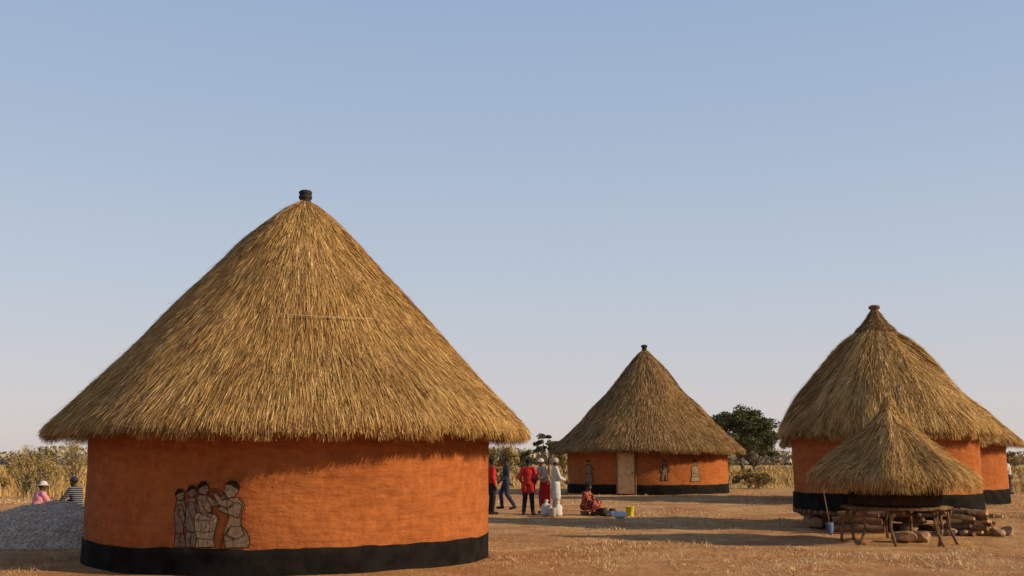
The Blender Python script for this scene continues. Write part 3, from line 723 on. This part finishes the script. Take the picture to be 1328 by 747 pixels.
plant('acacia_tree', 3.2, 92, 4.4, 2.6, .3, 5, M['leaf'], 20, 2800, .11, "small slender green tree behind the yard", "tree")
sh = [(-1.0, 80, 2.9, 3.0), (.8, 84, 2.6, 2.8), (5.2, 96, 3.0, 3.0), (-4.0, 88, 3.2, 4.0)]
for j, (x, y, h, w) in enumerate(sh):
    plant('shrub', x, y, h, w, .12, 60+j, M['leaf'] if j % 2 else M['leaf_dry'], 18, 2200, .11, "olive green bush in dry grass behind the yard", "shrub", "bushes in the dry field", .8, 3)
g = np.random.default_rng(77)
for j in range(15):
    y = g.uniform(46, 92); x = -y*g.uniform(.40, .56)
    h = g.uniform(.9, 3.2)*y/66
    plant('shrub', x, y, h, h*g.uniform(.7, 1.3), .05, 100+j, M['leaf'] if j % 6 == 1 else M['leaf_dry'], 15, 1000, .06, "yellowing scrub bush in the dry field", "shrub", "bushes in the dry field", .9, 4, 1.2)
for j in range(9):
    y = g.uniform(95, 170); x = y*g.uniform(.2, .58)
    plant('shrub', x, y, g.uniform(1.8, 3.2), g.uniform(3, 6), .1, 140+j, M['leaf'] if j % 2 else M['leaf_dry'], 16, 1400, .16, "olive green bush in the dry field", "shrub", "bushes in the dry field", .8, 3)
plant('dry_grass_clump', 14.2, 60, 1.1, 2.6, .05, 201, M['leaf_dry'], 20, 3000, .08, "mound of dried brown brush beside the hut", "brush pile", None, .7, 4)

# distant tree line
g = np.random.default_rng(31)
N = 40000; X = g.uniform(-520, 520, N); ydist = 330+60*vnoise(X*.01, 0*X, 3)+g.uniform(0, 30, N)
hh = 2.4+3.5*vnoise(X*.035, 0*X, 8)**1.6+2*vnoise(X*.16, 0*X, 9)**2
Zt = g.random(N)*hh
u = g.normal(size=(N, 3)); u /= np.linalg.norm(u, axis=1)[:, None]; v = np.cross(u, g.normal(size=(N, 3))); v /= np.linalg.norm(v, axis=1)[:, None]
P0 = np.stack([X, ydist, Zt], 1); s = g.uniform(.5, 1.3, N)[:, None]
V = np.stack([P0-u*s, P0-v*s*.7, P0+u*s, P0+v*s*.7], 1).reshape(-1, 3)
M['far'] = tone_mat('painted_haze_foliage', [(0, (.28, .235, .175)), (1, (.45, .37, .26))], .05, .2)  # distance haze painted into the pale leaf colours, no volume in the air
o = mesh_np('distant_woodland', V, np.arange(N*4).reshape(-1, 4), np.repeat(g.random(N), 4), M['far']); o["kind"] = "stuff"; top(o, "haze-coloured far-off line of low trees on the horizon", "woodland")

def blades(name, x, y, h, w, mat, label, cat, seed, lean=.35, bias=0):
    g = np.random.default_rng(seed); N = len(x)
    a = g.uniform(0, 2*np.pi, N); la = g.uniform(0, 2*np.pi, N); ln = np.abs(g.normal(0, lean, N))*h
    dx = np.cos(a)*w/2; dy = np.sin(a)*w/2; z = gz(x, y)-.01
    b = np.stack([x, y, z], 1); d = np.stack([dx, dy, 0*dx], 1)
    mid = b+np.stack([np.cos(la)*ln*.3, np.sin(la)*ln*.3, h*.55], 1); tp = b+np.stack([np.cos(la)*ln, np.sin(la)*ln, h], 1)
    V = np.stack([b-d, b+d, mid-d*.8, mid+d*.8, tp-d*.2, tp+d*.2], 1).reshape(-1, 3)
    k = np.arange(N)*6; F = np.concatenate([np.stack([k, k+1, k+3, k+2], 1), np.stack([k+2, k+3, k+5, k+4], 1)])
    tone = np.clip(.5+bias+.6*(vnoise(x*.25, y*.25, seed)-.5)+g.normal(0, .17, N), 0, 1)
    o = mesh_np(name, V, F, np.repeat(tone, 6), mat); o["kind"] = "stuff"; top(o, label, cat); return o
g = np.random.default_rng(50)
N = 150000; y = 36+174*g.random(N)**1.6; x = y*g.uniform(-.68, .72, N)
ok = ((y > 61) | ((x < -13-.1*(y-40)) & (y > 37+8*vnoise(x*.3, 0*x, 2))) | ((x > 22) & (y > 49)))
ok &= np.hypot(x-7.05, y-53.2) > 7
dens = vnoise(x*.35, y*.22, 4); ok &= g.random(N) < np.clip((dens-.25)*1.8, .04, 1)
x, y = x[ok], y[ok]
h = (.08+.80*vnoise(x*.3, y*.22, 9)**1.8)*g.uniform(.5, 1.4, len(x))
blades('dry_grass_field', x, y, h, .0009*y*g.uniform(.6, 1.3, len(x)), M['grass'], "tall dry yellow grass covering the field", "grass", 3, .5)
N = 320000; y = 10+44*g.random(N)**1.2; x = y*g.uniform(-.6, .62, N)
den = vnoise(x*.55, y*.35, 14)*.5+vnoise(x*1.9, y*1.5, 15)*.33+vnoise(x*6, y*6, 16)*.17
ok = g.random(N) < np.clip((den-.49)*5.5, 0.012, 1)*np.clip((54-y)/18, .25, 1)
ok &= np.hypot(x+3.9, y-18.37) > 3.6
ok &= np.hypot((x+9.6)/2.8, (y-21.6)/2.05) > 1
x, y = x[ok], y[ok]; den = den[ok]
h = (.014+.13*np.clip(den-.50, 0, .3)/.3*vnoise(x*8, y*8, 22)**2)*g.uniform(.6, 1.4, len(x))
blades('yard_grass', x, y, h, .0006*y*g.uniform(.6, 1.4, len(x)), M['yard_litter'], "sparse short dry grass and straw scattered over bare earth", "grass", 4, 1.4, .18)
N = 2600; y = 11+36*g.random(N)**1.3; x = y*g.uniform(-.6, .62, N); ok = np.hypot(x+3.9, y-18.37) > 3.65; x, y = x[ok], y[ok]; N = len(x)
sz = g.uniform(.006, .018, N)
PV = (np.stack([x, y, gz(x, y)+sz*.1], 1)[:, None]+octa[None]*sz[:, None, None]*g.uniform(.6, 1.3, (N, 6, 1))).reshape(-1, 3)
PF = (of[None]+(np.arange(N)*6)[:, None, None]).reshape(-1, 3)
o = mesh_np('pebbles', PV, PF, np.repeat(g.uniform(.1, .5, N), 6), M['yard_litter']); o["kind"] = "stuff"; top(o, "small pebbles and clods scattered over the yard", "pebbles")

# ------------------------------------------------------------------ light, sky, camera
EL, AZ = math.radians(22), math.radians(106)
w = bpy.data.worlds.new("World"); scene.world = w; w.use_nodes = True
nt = w.node_tree; bg = nt.nodes["Background"]; sky = nt.nodes.new('ShaderNodeTexSky'); sky.sky_type = 'NISHITA'
sky.sun_disc = False; sky.sun_elevation = EL; sky.sun_rotation = AZ; sky.air_density = 1.0; sky.dust_density = 3; sky.ozone_density = 1.5; sky.altitude = 1200
STR = .12; bg.inputs[1].default_value = STR
tc = nt.nodes.new('ShaderNodeTexCoord'); sp = nt.nodes.new('ShaderNodeSeparateXYZ'); nt.links.new(tc.outputs['Generated'], sp.inputs[0])
rp = nt.nodes.new('ShaderNodeValToRGB'); nt.links.new(sp.outputs[2], rp.inputs[0]); el = rp.color_ramp.elements
stops = [(0, (.67, .585, .55)), (.05, (.65, .61, .61)), (.17, (.53, .59, .675)), (.30, (.425, .52, .665)), (.44, (.34, .455, .65)), (.60, (.19, .28, .46)), (1, (.06, .11, .23))]
while len(el) < len(stops): el.new(.5)
for i_, (p, c) in enumerate(stops): el[i_].position = p; el[i_].color = (*c, 1)
ml = nt.nodes.new('ShaderNodeVectorMath'); ml.operation = 'SCALE'; ml.inputs[3].default_value = 1/STR; nt.links.new(rp.outputs[0], ml.inputs[0])
mx = nt.nodes.new('ShaderNodeMix'); mx.data_type = 'RGBA'; mx.inputs[0].default_value = .88
nt.links.new(sky.outputs[0], mx.inputs[6]); nt.links.new(ml.outputs[0], mx.inputs[7]); nt.links.new(mx.outputs[2], bg.inputs[0])
L = bpy.data.lights.new('sun', 'SUN'); L.energy = 5.0; L.angle = math.radians(.5); L.color = (1, .80, .52)
lo = bpy.data.objects.new('sun', L); COL.objects.link(lo)
d = Vector((math.sin(AZ)*math.cos(EL), math.cos(AZ)*math.cos(EL), math.sin(EL)))
lo.rotation_euler = (-d).to_track_quat('-Z', 'Y').to_euler(); lo.location = (30, -10, 30)
cam = bpy.data.cameras.new('camera'); cam.lens = 35.24; cam.sensor_width = 36; cam.clip_end = 8000; cam.clip_start = .1
co = bpy.data.objects.new('camera', cam); COL.objects.link(co); co.location = (0, 0, 1.65); co.rotation_euler = (math.radians(90+9.755), 0, 0)
scene.camera = co
scene.view_settings.view_transform = 'Standard'; scene.view_settings.look = 'None'; scene.view_settings.exposure = 0
